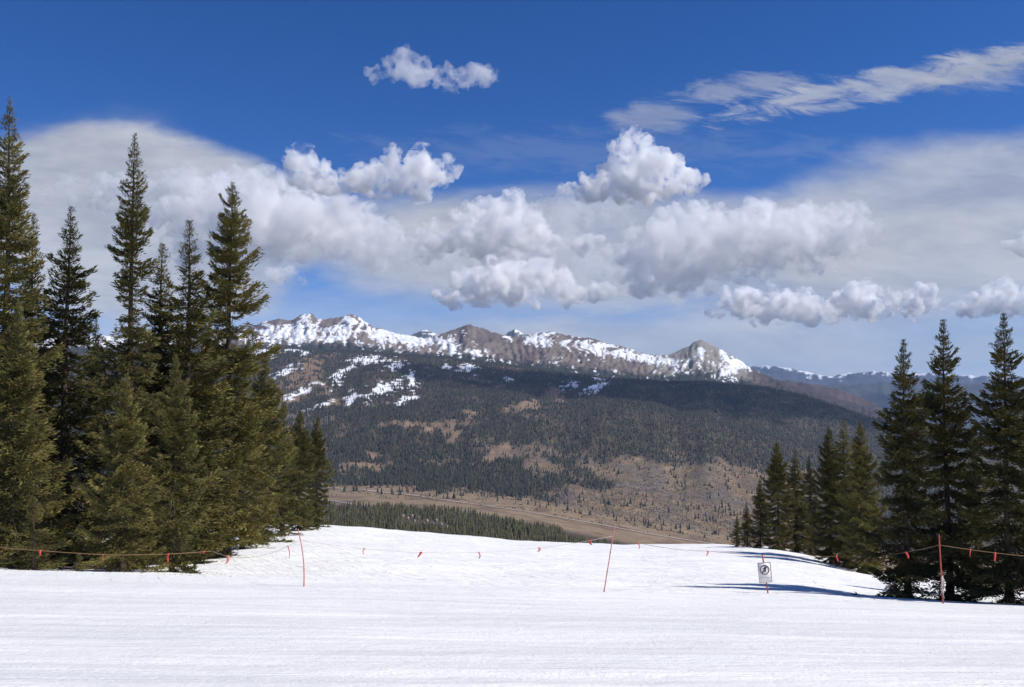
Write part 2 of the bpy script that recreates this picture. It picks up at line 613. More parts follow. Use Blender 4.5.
for (cu, cv, ru, rv, tl) in ((375, 467, 24, 6, .05), (310, 365, 16, 9, 0), (372, 457, 16, 6, 0), (435, 428, 16, 5, -.2), (470, 418, 16, 9, -.9),
                             (300, 378, 26, 12, -.1), (288, 400, 28, 6, -.2), (335, 403, 18, 7, -.2), (520, 408, 22, 5, -.1), (555, 395, 14, 10, .3),
                             (408, 424, 30, 5, 0), (452, 432, 12, 16, -.5), (497, 452, 14, 8, -.3), (345, 468, 14, 4, 0), (530, 404, 14, 4, 0)):
    bare = np.maximum(bare, np.clip(blob(VU, VV, cu, cv, ru, rv, tl) * 2.0 + nC * 1.3 + nB * .7 - .15, 0, 1))
vc = mixc(vc, sm(nA + .7 * nB + .5 * nC + .3 * nD, .30, .85) * .8 * sm(VY, 2700, 3100) * sm(VU, 640, 500), (.165, .122, .088))
vc = mixc(vc, bare, (.215, .150, .100))
snow_v = np.zeros_like(VU)                                               # old snow patches under the treeline
for (cu, cv, ru, rv, tl) in ((368, 360, 22, 5, -.05), (306, 353, 8, 3, 0), (395, 366, 10, 4, -.3), (384, 389, 20, 8, -.35), (352, 398, 10, 5, -.3),
                             (338, 378, 6, 8, -.7), (412, 380, 5, 12, .6), (470, 368, 12, 5, 0), (447, 367, 6, 3, 0), (345, 370, 16, 4, -.5),
                             (595, 388, 14, 6, -.4), (570, 385, 10, 5, -.2), (508, 380, 5, 3, 0), (322, 405, 12, 3, -.3), (292, 350, 14, 3, 0),
                             (600, 379, 8, 3, 0), (262, 352, 22, 5, 0), (285, 372, 16, 4, -.4), (405, 400, 14, 4, -.3), (300, 392, 16, 4, -.4)):
    snow_v = np.maximum(snow_v, np.clip(blob(VU, VV, cu, cv, ru, rv, tl) * 2.4 + nC * 1.7 + nD * 1.5 + nB * .5 - .25, 0, 1))
snow_v = sm(snow_v, .35, .55)
vc = mixc(vc, snow_v, (.78, .80, .83))
tag(valley.build('valley', M_VALLEY, vc), 'brown valley floor rising into a broad forested mountainside with snow patches', 'terrain', kind='structure')


def grid_read(sheet, A, u, Y):
    fu = np.clip((u - sheet.u[0]) / (sheet.u[1] - sheet.u[0]), 0, len(sheet.u) - 1.001)
    fy = np.clip((np.log(Y) - sheet.ly[0]) / (sheet.ly[1] - sheet.ly[0]), 0, len(sheet.ly) - 1.001)
    return A[np.round(fu).astype(int), np.round(fy).astype(int)]


# ------------------------------------------------------------------ snow mountains behind the forest
crest = np.array([(-300, 338), (0, 336), (90, 334), (200, 336), (240, 331), (262, 321), (280, 318), (290, 320), (300, 314), (311, 313), (318, 319), (328, 318), (340, 316),
                  (352, 313), (360, 318), (372, 326), (388, 331), (408, 335), (425, 338), (440, 333), (456, 328), (467, 323), (478, 326),
                  (492, 331), (505, 335), (518, 337), (530, 333), (541, 331), (552, 330), (562, 334), (575, 336), (590, 337), (606, 342), (622, 345), (640, 352),
                  (655, 355), (668, 354), (681, 349), (692, 343), (700, 338), (708, 342.5), (724, 350), (738, 358), (752, 369), (770, 377), (800, 388), (860, 405), (1000, 440), (1500, 480)], float)
foot = np.array([(-300, 352), (240, 350), (340, 352), (420, 358), (500, 368), (580, 377), (640, 382), (700, 380), (760, 388), (860, 415), (1000, 455), (1500, 500)], float)
mu = [-300, 0, 150] + list(range(230, 800, 3)) + [860, 1000, 1500]
cr, ft = np.interp(mu, crest[:, 0], crest[:, 1]), np.interp(mu, foot[:, 0], foot[:, 1])
mY = [6000, 6500, 6900, 7300, 7700, 8050, 8300, 8700, 9600]
mfr = [-.35, 0, .22, .45, .68, .88, 1.0, .85, .2]
mt = [[f + (c - f) * k for k in mfr] for c, f in zip(cr, ft)]
mount = Sheet(mu, mY, mt, 1000, 260, smooth=1, ku=1, u_range=(-300, 1100))
# keep the crest line crisp after the smoothing
mid = np.exp(-((mount.YY - 8300) / 500) ** 2)
rd = ridged(mount.U * .055 + .5 * fbm(mount.U * .02, mount.YY * .001, 3), mount.YY * .0007, 5, .5)
rd2 = fbm(mount.X * .012, mount.YY * .004, 5)
rd3 = ridged(mount.U * .14, mount.YY * .0016, 4, .55)
mount.add((10 * (rd - .9) + 18 * (rd3 - .9) + 9 * rd2) * sm(mount.YY, 6300, 6900) * (1 - .55 * mid))
MU, MV, MY = mount.U, mount.v(), mount.YY
mc_ = np.interp(MU, crest[:, 0], crest[:, 1])
mf_ = np.interp(MU, foot[:, 0], foot[:, 1])
tt = np.clip((mf_ - MV) / (mf_ - mc_), -.5, 1.3)                            # 0 at the foot, 1 on the crest
streak = ridged(MU * .10 + 1.2 * fbm(MU * .03, MV * .05, 3), MV * .025, 4, .55) - .95
nz = fbm(MU * .13, MV * .22, 5)
fine = ridged(MU * .30 + 1.5 * fbm(MU * .05, MV * .08, 3) + .25 * MV, MV * .05, 3, .5) - .8
cover = -.30 + 1.2 * streak + .55 * nz + .55 * fine
for (cu, cv, ru, rv, tl, st) in ((310, 332, 62, 10, .02, 1.1), (352, 317, 18, 9, .3, .7), (395, 337, 55, 9, .12, 1.2), (300, 315, 14, 4, 0, .9), (430, 343, 40, 8, .1, .6),
                                 (545, 340, 45, 11, .15, .8), (610, 350, 45, 8, .17, .8), (735, 362, 20, 6, .55, 1.15), (700, 349, 4, 10, .9, 1.3), (655, 360, 40, 6, .1, .6),
                                 (540, 370, 60, 8, .15, -.1), (515, 352, 38, 13, .3, -1.0), (470, 334, 26, 12, .15, -.75), (332, 320, 15, 6, -.3, -1.9), (284, 321, 20, 4, -.1, -1.3), (312, 327, 26, 3, -.1, -.8), (400, 342, 50, 5, .12, -.5),
                                 (686, 352, 16, 10, -.3, -1.5), (714, 353, 10, 9, .7, -1.1), (560, 358, 40, 8, .2, -.5), (620, 366, 60, 8, .12, -.6), (250, 335, 30, 10, 0, .6), (90, 342, 120, 10, 0, .8)):
    cover = cover + st * np.clip(blob(MU, MV, cu, cv, ru, rv, tl) * 2, 0, 1)
cover += -.8 * sm(tt, .30, .0) - 4 * sm(MU, 752, 775)
cover += .45 * fbm(MU * .4, MV * .5, 3)
snow_m = sm(cover, .12, .32)
rock = np.zeros(MU.shape + (3,)) + np.array((.175, .142, .118))
rock = mixc(rock, sm(fbm(MU * .05, MV * .09, 4), -.1, .4), (.125, .095, .085))
rock = mixc(rock, sm(np.abs(MU - 700), 60, 35), (.235, .215, .185))
rock = mixc(rock, sm(tt + .12 * nz, .34, .16), (.038, .040, .034))
rock = mixc(rock, sm(MU, 735, 775), (.052, .041, .040))
mcol = mixc(rock, snow_m, (.74, .76, .79))
tag(mount.build('snow_mountains', M_ALPINE, mcol), 'snow streaked brown rock peaks above the treeline with a pointed grey summit', 'mountains', kind='structure')


def far_ridge(name, prof, Y, drop, mat, base, snow_line, label, seed, depth=.12, rough=8.0, snow_col=(.75, .77, .8), n=420):
    prof = np.array(prof, float)
    us = np.linspace(prof[0, 0], prof[-1, 0], n)
    v = np.interp(us, prof[:, 0], prof[:, 1])
    ks = [(-1.0, 1.0), (-.55, .45), (0, 0), (.5, .6), (1.0, 1.4)]
    sh = Sheet(us, [Y * (1 + depth * k) for k, _ in ks], [[vi + drop * d for _, d in ks] for vi in v], n, 90, smooth=0)
    sh.add(rough * (ridged(sh.U * .06 + seed, sh.YY / Y * 14 + seed, 5) - .9) + rough * .7 * fbm(sh.U * .15, sh.YY / Y * 30 + seed, 4))
    vv_ = sh.v()
    c = np.zeros(sh.U.shape + (3,)) + np.array(base)
    c = mixc(c, sm(fbm(sh.U * .06 + seed, vv_ * .12, 4), 0, .5), tuple(k * .7 for k in base))
    if snow_line:
        top = np.interp(sh.U, prof[:, 0], prof[:, 1])
        s = sm(snow_line - (vv_ - top) + 5 * fbm(sh.U * .12 + seed, vv_ * .3, 4) + 4 * (ridged(sh.U * .09, vv_ * .04 + seed, 3) - .9), 0, 2.0)
        c = mixc(c, s, snow_col)
    return tag(sh.build(name, mat, c), label, 'mountains', kind='structure')


far_ridge('ridge', [(560, 395), (700, 385), (760, 378), (800, 382), (835, 388), (862, 398), (890, 413), (930, 430), (1000, 445), (1100, 455), (1300, 460)], 10500, 60, M_FAR,
          (.085, .058, .048), 0, 'purple brown forested ridge behind the right end of the dark mountainside', 3.3, rough=14)
far_ridge('distant_peaks', [(380, 350), (405, 338), (418, 332), (426, 330), (436, 334), (455, 342), (500, 336), (515, 329), (526, 334), (545, 345), (600, 360)], 11500, 30, M_FAR,
          (.10, .10, .105), 2, 'grey rocky summits peeping over the snow crest', 8.1, rough=8)
far_ridge('distant_range', [(600, 380), (700, 374), (757, 366), (775, 366), (795, 369), (815, 374), (832, 376), (850, 373), (875, 371), (905, 373), (940, 374), (985, 376), (1024, 377), (1100, 374), (1300, 378)], 26000, 40, M_FAR,
          (.045, .045, .05), 2.0, 'far blue hazy mountain range with thin snow along its crest', 5.7, rough=35)
far_ridge('distant_hills', [(600, 392), (740, 388), (800, 386), (860, 384), (900, 380), (960, 383), (1024, 386), (1100, 384), (1300, 386)], 18000, 50, M_FAR,
          (.055, .055, .045), 0, 'blue green forested hills in front of the far range', 2.2, rough=22)

# ------------------------------------------------------------------ far woods: too many trees to count
RNG = np.random.RandomState(11)


def cone_wood(name, x, Y, z, h, r, cols, mat, label, tiers=1, sides=5):
    n = len(x)
    th = np.arange(sides) / sides * 2 * np.pi
    vs, fs, cs = [], [], []
    k = 0
    rot = RNG.uniform(0, 6.28, n)
    lean = RNG.normal(0, .03, (n, 2)) * h[:, None]
    for ti in range(tiers):
        z0 = z + h * (ti / tiers * .8)
        z1 = z + h * (1.0 if ti == tiers - 1 else (ti + 1.35) / tiers * .8)
        rr = r * (1 - ti / tiers * .75)
        jit = RNG.uniform(.7, 1.25, (n, sides))
        ring = np.stack([x[:, None] + rr[:, None] * jit * np.cos(th[None] + rot[:, None]),
                         Y[:, None] + rr[:, None] * jit * np.sin(th[None] + rot[:, None]),
                         np.repeat(z0[:, None], sides, 1) + RNG.uniform(-.06, .06, (n, sides)) * h[:, None]], -1)
        tip = np.stack([x + lean[:, 0], Y + lean[:, 1], z1], -1)[:, None]
        v = np.concatenate([ring, tip], 1).reshape(-1, 3)
        b = (np.arange(n) * (sides + 1))[:, None] + k
        for s in range(sides):
            fs.append(np.concatenate([b + s, b + (s + 1) % sides, b + sides], 1))
        vs.append(v)
        cs.append(np.repeat(cols, sides + 1, 0))
        k += len(v)
    o = mesh_np(name, np.concatenate(vs), [np.concatenate(fs)], mat, cols=np.concatenate(cs))
    return tag(o, label, 'forest', kind='stuff')


def wood_cols(n, base, var=.25):
    c = np.array(base)[None] * (1 + RNG.normal(0, var, (n, 1)))
    c *= 1 + RNG.normal(0, .08, (n, 3))
    return np.clip(c, .006, .4)


N = 105000
tu = RNG.uniform(60, 960, N)
ty = np.exp(RNG.uniform(math.log(2450), math.log(6500), N))
dens = 1 - .90 * grid_read(valley, np.clip(bare * 1.25, 0, 1), tu, ty)
dens *= 1 - .90 * grid_read(valley, snow_v, tu, ty)
clump = grid_read(valley, np.clip(.5 + nB * 1.1 + nC * .6, 0, 1), tu, ty)
dens *= 1 - grid_read(valley, np.clip(scrub * 1.25, 0, 1), tu, ty) * (.80 + .19 * (clump < .75))
tan_here = grid_read(valley, tan_f, tu, ty)
dens *= 1 - tan_here * (.93 + .06 * (clump < .6))
gap = grid_read(valley, np.clip(nA + .7 * nB + .5 * nC, -1, 1.5), tu, ty)
dens *= 1 - .58 * sm(gap, .30, .85) * sm(tu + 60 * (gap - .5), 640, 520)
dens *= 1 - .22 * sm(tu, 470, 560) * sm(ty, 4600, 4250)
keep = RNG.rand(N) < dens
tu, ty = tu[keep], ty[keep]
tx = (tu - CU) / F_PX * ty
hh = RNG.uniform(11, 22, len(tu))
dark = sm(ty, 4300, 4700)[:, None]
cc = wood_cols(len(tu), (.027, .029, .019), .3)
cone_wood('mountain_forest', tx, ty, valley.height(tx, ty) - 1, hh, hh * RNG.uniform(.15, .23, len(tu)), cc, M_FARTREE,
          'dark conifer forest covering the far mountainside', 1, 5)

N = 15000                                                                 # wood on the near side of the valley
tu = RNG.uniform(150, 720, N)
ty = np.exp(RNG.uniform(math.log(760), math.log(2050), N))
edge = 1900 + 140 * fbm(tu * .02, ty * .004, 4) - np.clip(tu - 470, 0, 300) * 1.5
keep = ty < edge
clr = np.clip(blob(tu, ty, 425, 1560, 34, 95) * 3, 0, 1)
keep &= RNG.rand(N) > clr
tu, ty = tu[keep], ty[keep]
tx = (tu - CU) / F_PX * ty
hh = RNG.uniform(8, 17, len(tu))
cc = wood_cols(len(tu), (.078, .074, .024))
cone_wood('valley_forest', tx, ty, valley.height(tx, ty) - .5, hh, hh * RNG.uniform(.15, .22, len(tu)), cc, M_FARTREE,
          'olive green conifer wood on the valley side just below the snow', 3, 6)

# leafless aspen and brush on the brown lower slopes
N = 42000
tu = RNG.uniform(330, 960, N)
ty = np.exp(RNG.uniform(math.log(2300), math.log(4200), N))
s_ = np.maximum(grid_read(valley, scrub, tu, ty), .30 * grid_read(valley, tan_f, tu, ty) * (grid_read(valley, nC, tu, ty) > .05))
keep = RNG.rand(N) < s_
tu, ty = tu[keep], ty[keep]
tx = (tu - CU) / F_PX * ty
n = len(tu)
sz = RNG.uniform(.9, 2.1, n)
o6 = np.array([(1, 0, 0), (-1, 0, 0), (0, 1, 0), (0, -1, 0), (0, 0, 1.7), (0, 0, -1)], float)
of = np.array([(0, 2, 4), (2, 1, 4), (1, 3, 4), (3, 0, 4), (2, 0, 5), (1, 2, 5), (3, 1, 5), (0, 3, 5)])
jv = o6[None] * sz[:, None, None] * RNG.uniform(.6, 1.3, (n, 6, 1)) + np.stack([tx, ty, valley.height(tx, ty) + sz * .5], -1)[:, None]
ff = (np.arange(n) * 6)[:, None, None] + of[None]
bc = np.where(RNG.rand(n, 1) < .85, wood_cols(n, (.150, .117, .085), .16), wood_cols(n, (.10, .085, .055), .2))
tag(mesh_np('aspen_brush', jv.reshape(-1, 3), [ff.reshape(-1, 3)], M_FARTREE, cols=np.repeat(bc, 6, 0)),
    'grey brown leafless aspen and brush on the lower mountainside', 'brush', kind='stuff')


def ribbon(name, pts, width, mat, label, cat):
    """A road or stream draped on the valley: pts are (u, Y)."""
    pts = np.array(pts, float)
    s = np.linspace(0, len(pts) - 1, 160)
    u, Y = np.interp(s, range(len(pts)), pts[:, 0]), np.interp(s, range(len(pts)), pts[:, 1])
    x = (u - CU) / F_PX * Y
    v = []
    for k in (-.5, -.17, .17, .5):
        yy = Y + k * width
        v.append(np.stack([x, yy, valley.height(x, yy) + 1.2], -1))
    m = len(s)
    v = np.concatenate(v)
    f = []
    for a in range(3):
        i = np.arange(m - 1) + a * m
        f.append(np.stack([i, i + 1, i + 1 + m, i + m], 1))
    return tag(mesh_np(name, v, [np.concatenate(f)], mat, smooth=True), label, cat, kind='structure')


def valley_Y(u, v):
    """distance at which the valley sheet shows at pixel row v in column u (first hit from far)"""
    i = int(np.clip(round((u - valley.u[0]) / (valley.u[1] - valley.u[0])), 0, len(valley.u) - 1))
    ys = valley.Y
    sel = (ys > 1500) & (ys < 4200)
    return float(np.interp(-v, -VV[i][sel][::1], ys[sel]))


road_pts = [(290, 486), (335, 488), (370, 491), (410, 495), (450, 501), (500, 508), (560, 518), (610, 527), (660, 536), (705, 543), (760, 552)]
ribbon('road', [(u, valley_Y(u, v)) for u, v in road_pts], 26, M_ROAD, 'pale road running along the tan valley terrace', 'road')
ribbon('river', [(u, valley_Y(u, v)) for u, v in ((320, 500), (335, 501.5), (348, 503.5), (360, 506))], 26, M_RIVER, 'short pale reach of river at the foot of the terrace', 'river')

CABIN = None
for k, (u, v) in enumerate([(404, 517), (409, 519), (415, 521), (419, 518), (424, 523), (428, 520), (433, 522), (437, 519), (442, 522), (447, 524), (413, 516), (430, 525)]):
    Y = valley_Y(u, v) if False else 1480 + (526 - v) * 22
    x = (u - CU) / F_PX * Y
    lab = 'small pale roofed cabin in the clearing of the olive green valley wood'
    if CABIN is None:
        CABIN = empty('cabin', (x, Y, 0), lab, 'cabin', 'cabins in the valley wood')
        w_ = MB()
        w_.box((-3.2, -2.4, -3), (3.2, 2.4, 2.6))
        w_.prism([(-3.2, 2.6), (3.2, 2.6), (0, 4.9)], -2.4, 2.4)
        w_.build('wall', M_CABINWALL, CABIN)
        r_ = MB()
        for s in (-1, 1):
            a = np.array([(s * 3.8, 2.3), (0, 5.1), (0, 5.4), (s * 3.8, 2.6)])
            r_.add([(p[0], y, p[1]) for y in (-2.8, 2.8) for p in a], [(0, 1, 2, 3), (7, 6, 5, 4), (0, 4, 5, 1), (1, 5, 6, 2), (2, 6, 7, 3), (3, 7, 4, 0)])
        r_.build('roof', M_CABINROOF, CABIN)
        o = CABIN
    else:
        o = CABIN.copy()
        C.objects.link(o)
        for ch in list(CABIN.children):
            c = ch.copy()
            C.objects.link(c)
            c.parent = o
    o.location = (x, Y, float(valley.height(x, Y)) + 1.2)
    o.rotation_euler = (0, 0, RNG.uniform(0, 3.1))
    o.scale = (.7, .7, .7)


# ------------------------------------------------------------------ near conifers
def rot_about(v, ax, ang):
    c, s = np.cos(ang)[:, None], np.sin(ang)[:, None]
    return v * c + np.cross(ax, v) * s + ax * (np.sum(ax * v, 1)[:, None]) * (1 - c)


def make_tree(seed, H, Rm, prof, dens=1.0, rag=.25, droop=.0, bottom=.02, tone=(.152, .132, .040), sparse=0.0, twig=1.0, lean=0.0):
    """Meshes of one spruce: (trunk with limbs, crown). prof: control points (t, r) of the crown outline, t from ground to tip."""
    g = np.random.RandomState(seed)
    pt = np.array(prof, float)
    trunk_r = .0115 * H + .03 * min(1, H / 10)
    wob = lambda z: np.array([lean * z + .04 * math.sin(z * .5 + seed), .04 * math.cos(z * .43 + seed), z])
    tz = np.linspace(-.6, H * .985, 26)
    tb = MB()
    tb.tube([wob(z) for z in tz], [max(.012, trunk_r * (1 - max(z, 0) / H) ** .85 + (.10 * min(1, H / 16) * math.exp(-max(z, 0) * 2.2))) for z in tz], 9)
    V, Q, Cc = [], [], []
    kv = 0
    z = H * bottom
    while z < H * .995:
        t = z / H
        rad = Rm * np.interp(t, pt[:, 0], pt[:, 1])
        nb = max(3, int(round((4.2 + 1.6 * (1 - t)) * (1 - sparse * .6))))
        a0 = g.uniform(0, 6.28)
        for k in range(nb):
            if g.rand() < .10 + sparse * .5:
                continue
            az = a0 + k * 6.283 / nb + g.normal(0, .35)
            lump = float(perlin(az * .9 + seed * 3.1, z * .62 + seed))
            L = rad * (.95 + 2.0 * rag * lump + g.normal(0, rag * .85))
            L = max(.05, min(L, Rm * 1.3))
            zz = z + g.uniform(-.16, .16) * (1 - t)
            el = (.50 * t ** 2 + .10 - .40 * (1 - t) ** 1.5 - droop * (1 - t * .6)) + g.normal(0, .12)
            d = np.array([math.cos(az), math.sin(az), 0.0])
            sd = np.array([-d[1], d[0], 0.0])
            up = g.uniform(-.10, .16)
            b0 = wob(zz)
            pos = lambda s: b0[None] + s[:, None] * L * d[None] + np.array([0, 0, 1.0])[None] * (L * (math.tan(el) * s - .20 * np.sin(s * 3.14) + up * s ** 3))[:, None]
            if L > .35:
                ss = np.linspace(0, .9, 5)
                tb.tube(pos(ss), np.linspace(.012 + .010 * L, .004, 5), 4, False)
            nt_ = int((6 + 165 * L * min(1, .5 + .5 * L)) * dens)
            s = np.clip(1 - g.rand(nt_) ** 1.15 * .94, .05, 1)
            fan = np.clip(.05 + .30 * L * np.sqrt(np.clip(s * (1.06 - s), 0, 1)) * 1.7, 0, .52)
            side = np.clip(g.normal(0, .55, nt_), -1.2, 1.2)
            p = pos(s) + g.normal(0, .028, (nt_, 3))
            p += side[:, None] * fan[:, None] * sd[None] + (np.abs(side) * fan * .35)[:, None] * d[None]
            # boughs carry hanging side sprays: thicker below the limb than above it
            p[:, 2] += g.normal(0, .025, nt_) * min(1, L) - np.abs(side) * fan * .28 - g.exponential(.04, nt_) * min(1, L)
            yaw = side * .9 + g.normal(0, .45, nt_)
            dirv = np.cos(yaw)[:, None] * d[None] + np.sin(yaw)[:, None] * sd[None]
            dirv[:, 2] = .08 + el * .6 + g.normal(0, .32, nt_) + .9 * t ** 4
            dirv /= np.linalg.norm(dirv, axis=1, keepdims=True)
            ln = twig * g.uniform(.10, .25, nt_) * (.36 + .64 * min(1, L * 1.15))
            wd = ln * g.uniform(.17, .28, nt_)
            w1 = np.cross(dirv, g.normal(0, 1, (nt_, 3)))
            w1 /= np.linalg.norm(w1, axis=1, keepdims=True) + 1e-9
            w2 = np.cross(dirv, w1)
            bt = np.clip(1 + g.normal(0, .20), .55, 1.6)
            base = np.array(tone)[None] * bt * np.clip(1 + g.normal(0, .22, (nt_, 1)), .4, 1.8) * (1 + g.normal(0, .06, (nt_, 3)))
            young = (s > .8)[:, None] * np.array([[.040, .034, .008]])  # sunlit look of the outer bough tips put into the needle colour
            col = np.clip(base + young * g.rand(nt_, 1), .008, .3)
            for wv in (w1, w2):
                q = np.stack([p - dirv * ln[:, None] * .15, p + dirv * ln[:, None] * .35 + wv * wd[:, None] * .5,
                              p + dirv * ln[:, None], p + dirv * ln[:, None] * .35 - wv * wd[:, None] * .5], 1)
                V.append(q.reshape(-1, 3))
                Q.append(kv + np.arange(nt_ * 4).reshape(-1, 4))
                Cc.append(np.repeat(col, 4, 0))
                kv += nt_ * 4
        z += max(.09, .56 - .47 * t) * min(1, max(.35, H / 12)) * (1 + g.uniform(-.3, .3)) * (1 + sparse)
    return tb, (np.concatenate(V), np.concatenate(Q), np.concatenate(Cc))


CONE = [(0, .80), (.06, 1.0), (.2, .96), (.45, .70), (.7, .38), (.86, .18), (.95, .075), (.985, .022), (1, .004)]
SPIRE = [(0, .8), (.05, 1.0), (.25, .88), (.42, .54), (.53, .42), (.60, .16), (.64, .34), (.74, .26), (.88, .17), (.95, .085), (.985, .02), (1, .004)]
COLUMN = [(0, .75), (.08, .95), (.3, 1.0), (.55, .80), (.75, .50), (.9, .21), (.96, .08), (.985, .02), (1, .004)]
KINDS = {
    'spire': dict(seed=3, H=18.5, Rm=2.3, prof=SPIRE, rag=.28, droop=.05),
    'tall': dict(seed=5, H=18.5, Rm=2.5, prof=CONE, rag=.26, droop=.05),
    'ragged': dict(seed=8, H=19.0, Rm=2.15, prof=COLUMN, rag=.45, droop=.04, sparse=.14, dens=1.35),
    'dark': dict(seed=13, H=15.0, Rm=2.1, prof=CONE, rag=.30, droop=.12, tone=(.098, .090, .031)),
    'slim': dict(seed=21, H=13.0, Rm=1.6, prof=CONE, rag=.28, droop=.02),
    'dense': dict(seed=34, H=13.0, Rm=2.0, prof=COLUMN, rag=.20, droop=.02, dens=1.15),
    'broad': dict(seed=55, H=11.0, Rm=2.3, prof=CONE, rag=.26, droop=.06),
    'right': dict(seed=89, H=11.0, Rm=1.9, prof=CONE, rag=.32, droop=.08, bottom=.035, dens=1.3, tone=(.122, .108, .035)),
    'sapling': dict(seed=17, H=3.0, Rm=.75, prof=CONE, bottom=.05, rag=.3, sparse=.3, dens=1.0, twig=.8),
}
PROTO = {}


def tree(kind, u, top_v, Y, label, wide=1.0, rz=None, name='spruce_tree', group=None, sink=0.0):
    """A conifer whose tip shows at pixel row top_v, standing on the snow at distance Y."""
    x = (u - CU) / F_PX * Y
    z0 = ground(x, Y) - sink
    h = float(at(u, top_v, Y)[2]) - z0
    kd = KINDS[kind]
    root = empty(name, (x, Y, z0), label, 'tree', group)
    s = h / kd['H']
    root.scale = (s * wide, s * wide, s)
    root.rotation_euler = (0, 0, RNG.uniform(0, 6.28) if rz is None else rz)
    if kind not in PROTO:
        tb, (v, q, c) = make_tree(**kd)
        PROTO[kind] = [tb.build('trunk', M_BARK, root, True),
                       mesh_np('crown', v, [q], M_NEEDLE, root, cols=c)]
    else:
        for ch in PROTO[kind]:
            c = ch.copy()
            C.objects.link(c)
            c.parent = root
    return root


GL, GM, GR_ = 'spruces at the left edge of the run', 'spruces in the middle right clump', 'tall spruces at the right edge'
tree('tall', 4, 96, 34, 'tallest spruce, cut by the left edge of the photo', .9, group=GL)
tree('slim', 31, 213, 40, 'thin spruce top showing between the tallest spruce and its dark neighbour', .8, group=GL)
tree('dark', 66, 205, 39, 'dark spruce with drooping boughs between the tallest spruce and the slender spire', 1.05, group=GL)
tree('spire', 130, 131, 37, 'slender spire shaped spruce with a thin gap under its dense top', .88, group=GL)
tree('slim', 161, 243, 43, 'slim spruce just right of the slender spire', 1.2, group=GL)
tree('slim', 187, 220, 42, 'slim pointed spruce left of the ragged one', 1.2, group=GL)
tree('ragged', 229, 180, 47, 'tall ragged spruce with lumpy open boughs against the clouds', 1.0, group=GL)
tree('dense', 265, 356, 62, 'dense dark spruce, first step down right of the ragged one', 1.0, group=GL)
tree('slim', 284, 402, 72, 'small spruce between the dense dark one and the end of the left row', 1.35, group=GL)
tree('dense', 301, 410, 82, 'rounded spruce next to last in the left row', 1.0, group=GL)
tree('dense', 318, 415, 92, 'last spruce at the right end of the left row', .85, group=GL)
tree('dense', 207, 325, 45, 'bushy spruce in front of the ragged one, low boughs on the snow', .85, group=GL)
tree('broad', 245, 372, 55, 'short broad spruce tucked under the ragged one', .9, group=GL)
tree('broad', 126, 372, 31.5, 'broad olive spruce low in front of the slender spire', .92, group=GL)
tree('broad', 176, 352, 33, 'broad spruce with its trunk foot showing behind the rope', .8, group=GL)
tree('dark', 96, 318, 43, 'dark spruce filling the gap left of the slender spire', 1.0, group=GL)
tree('broad', 16, 300, 32, 'olive spruce low in the left corner behind the rope', .9, group=GL)
tree('dark', 48, 352, 42, 'shaded spruce standing back under the dark drooping one', 1.1, group=GL)
tree('tall', -45, 150, 36, 'spruce mostly outside the left edge', 1.0, group=GL)
tree('dense', 148, 345, 46, 'dense spruce behind the broad olive one', .85, group=GL)
tree('sapling', 38, 497, 28.4, 'thin half bare young spruce behind the rope', 1.3, name='young_spruce')
tree('sapling', 84, 553, 28.2, 'tiny young spruce poking from the snow under the rope', 1.3, name='young_spruce')

tree('dense', 776, 440, 80, 'leftmost tall spruce of the middle right clump', .95, group=GM)
tree('slim', 794, 450, 82, 'slim spruce right of the tall one starting the clump', 1.5, group=GM)
tree('dark', 808, 456, 86, 'low shaded spruce in the notch of the middle right clump', 1.15, group=GM)
tree('dense', 828, 426, 72, 'spruce with a blunt top right of the notch in the clump', .85, group=GM)
tree('slim', 843, 419, 70, 'thin pointed spruce between two taller ones of the clump', 1.3, group=GM)
tree('dense', 859, 420, 66, 'rightmost spruce of the middle right clump', .85, group=GM)
tree('broad', 758, 478, 83, 'small spruce stepping down at the left of the clump', .85, group=GM)
tree('slim', 745, 502, 86, 'little spruce second from the left end of the clump', 1.4, group=GM)
tree('slim', 735, 514, 88, 'smallest spruce at the left end of the clump', 1.4, group=GM)
tree('dense', 871, 490, 68, 'half hidden spruce between the clump and the right hand trees', .75, group=GM)

tree('right', 903, 339, 35, 'left spruce of the three tall dark ones at right', .88, group=GR_)
tree('right', 944, 319, 37, 'tallest middle spruce behind the red pole at right', .88, group=GR_)
tree('right', 1004, 313, 34, 'olive lit spruce near the right edge of the photo', .92, group=GR_)
tree('right', 1042, 345, 36, 'spruce cut by the right edge', 1.0, group=GR_)
tree('tall', 1105, 225, 31.5, 'unseen tall spruce outside the right edge, added to shade the dark trees', 1.0, group=GR_)  # out of view; added to throw shade on the right-hand spruces
tree('slim', 972, 425, 44, 'shorter dark spruce in the gap right of the red pole', 1.0, group=GR_)

# needles and twig bits shed on the snow round the trees
lx, ly, lr = [], [], []
for o in [o for o in C.objects if o.get('category') == 'tree']:
    k = 130
    a, r = RNG.uniform(0, 6.283, k), RNG.exponential(1.3, k) + .3
    lx.append(o.location.x + np.cos(a) * r)
    ly.append(o.location.y + np.sin(a) * r)
    lr.append(RNG.uniform(.015, .055, k))
lx, ly, lr = np.concatenate(lx), np.concatenate(ly), np.concatenate(lr)
a = RNG.uniform(0, 6.283, len(lx))
base = np.stack([lx, ly, slope.height(lx, ly) + .012], -1)
e1 = np.stack([np.cos(a) * lr, np.sin(a) * lr, RNG.normal(0, .2, len(lx)) * lr], -1)
e2 = np.stack([-np.sin(a) * lr, np.cos(a) * lr, 0 * lr], -1) * .35
q = np.stack([base - e1, base + e2 + np.array([0, 0, .01]), base + e1, base - e2 + np.array([0, 0, .01])], 1).reshape(-1, 3)
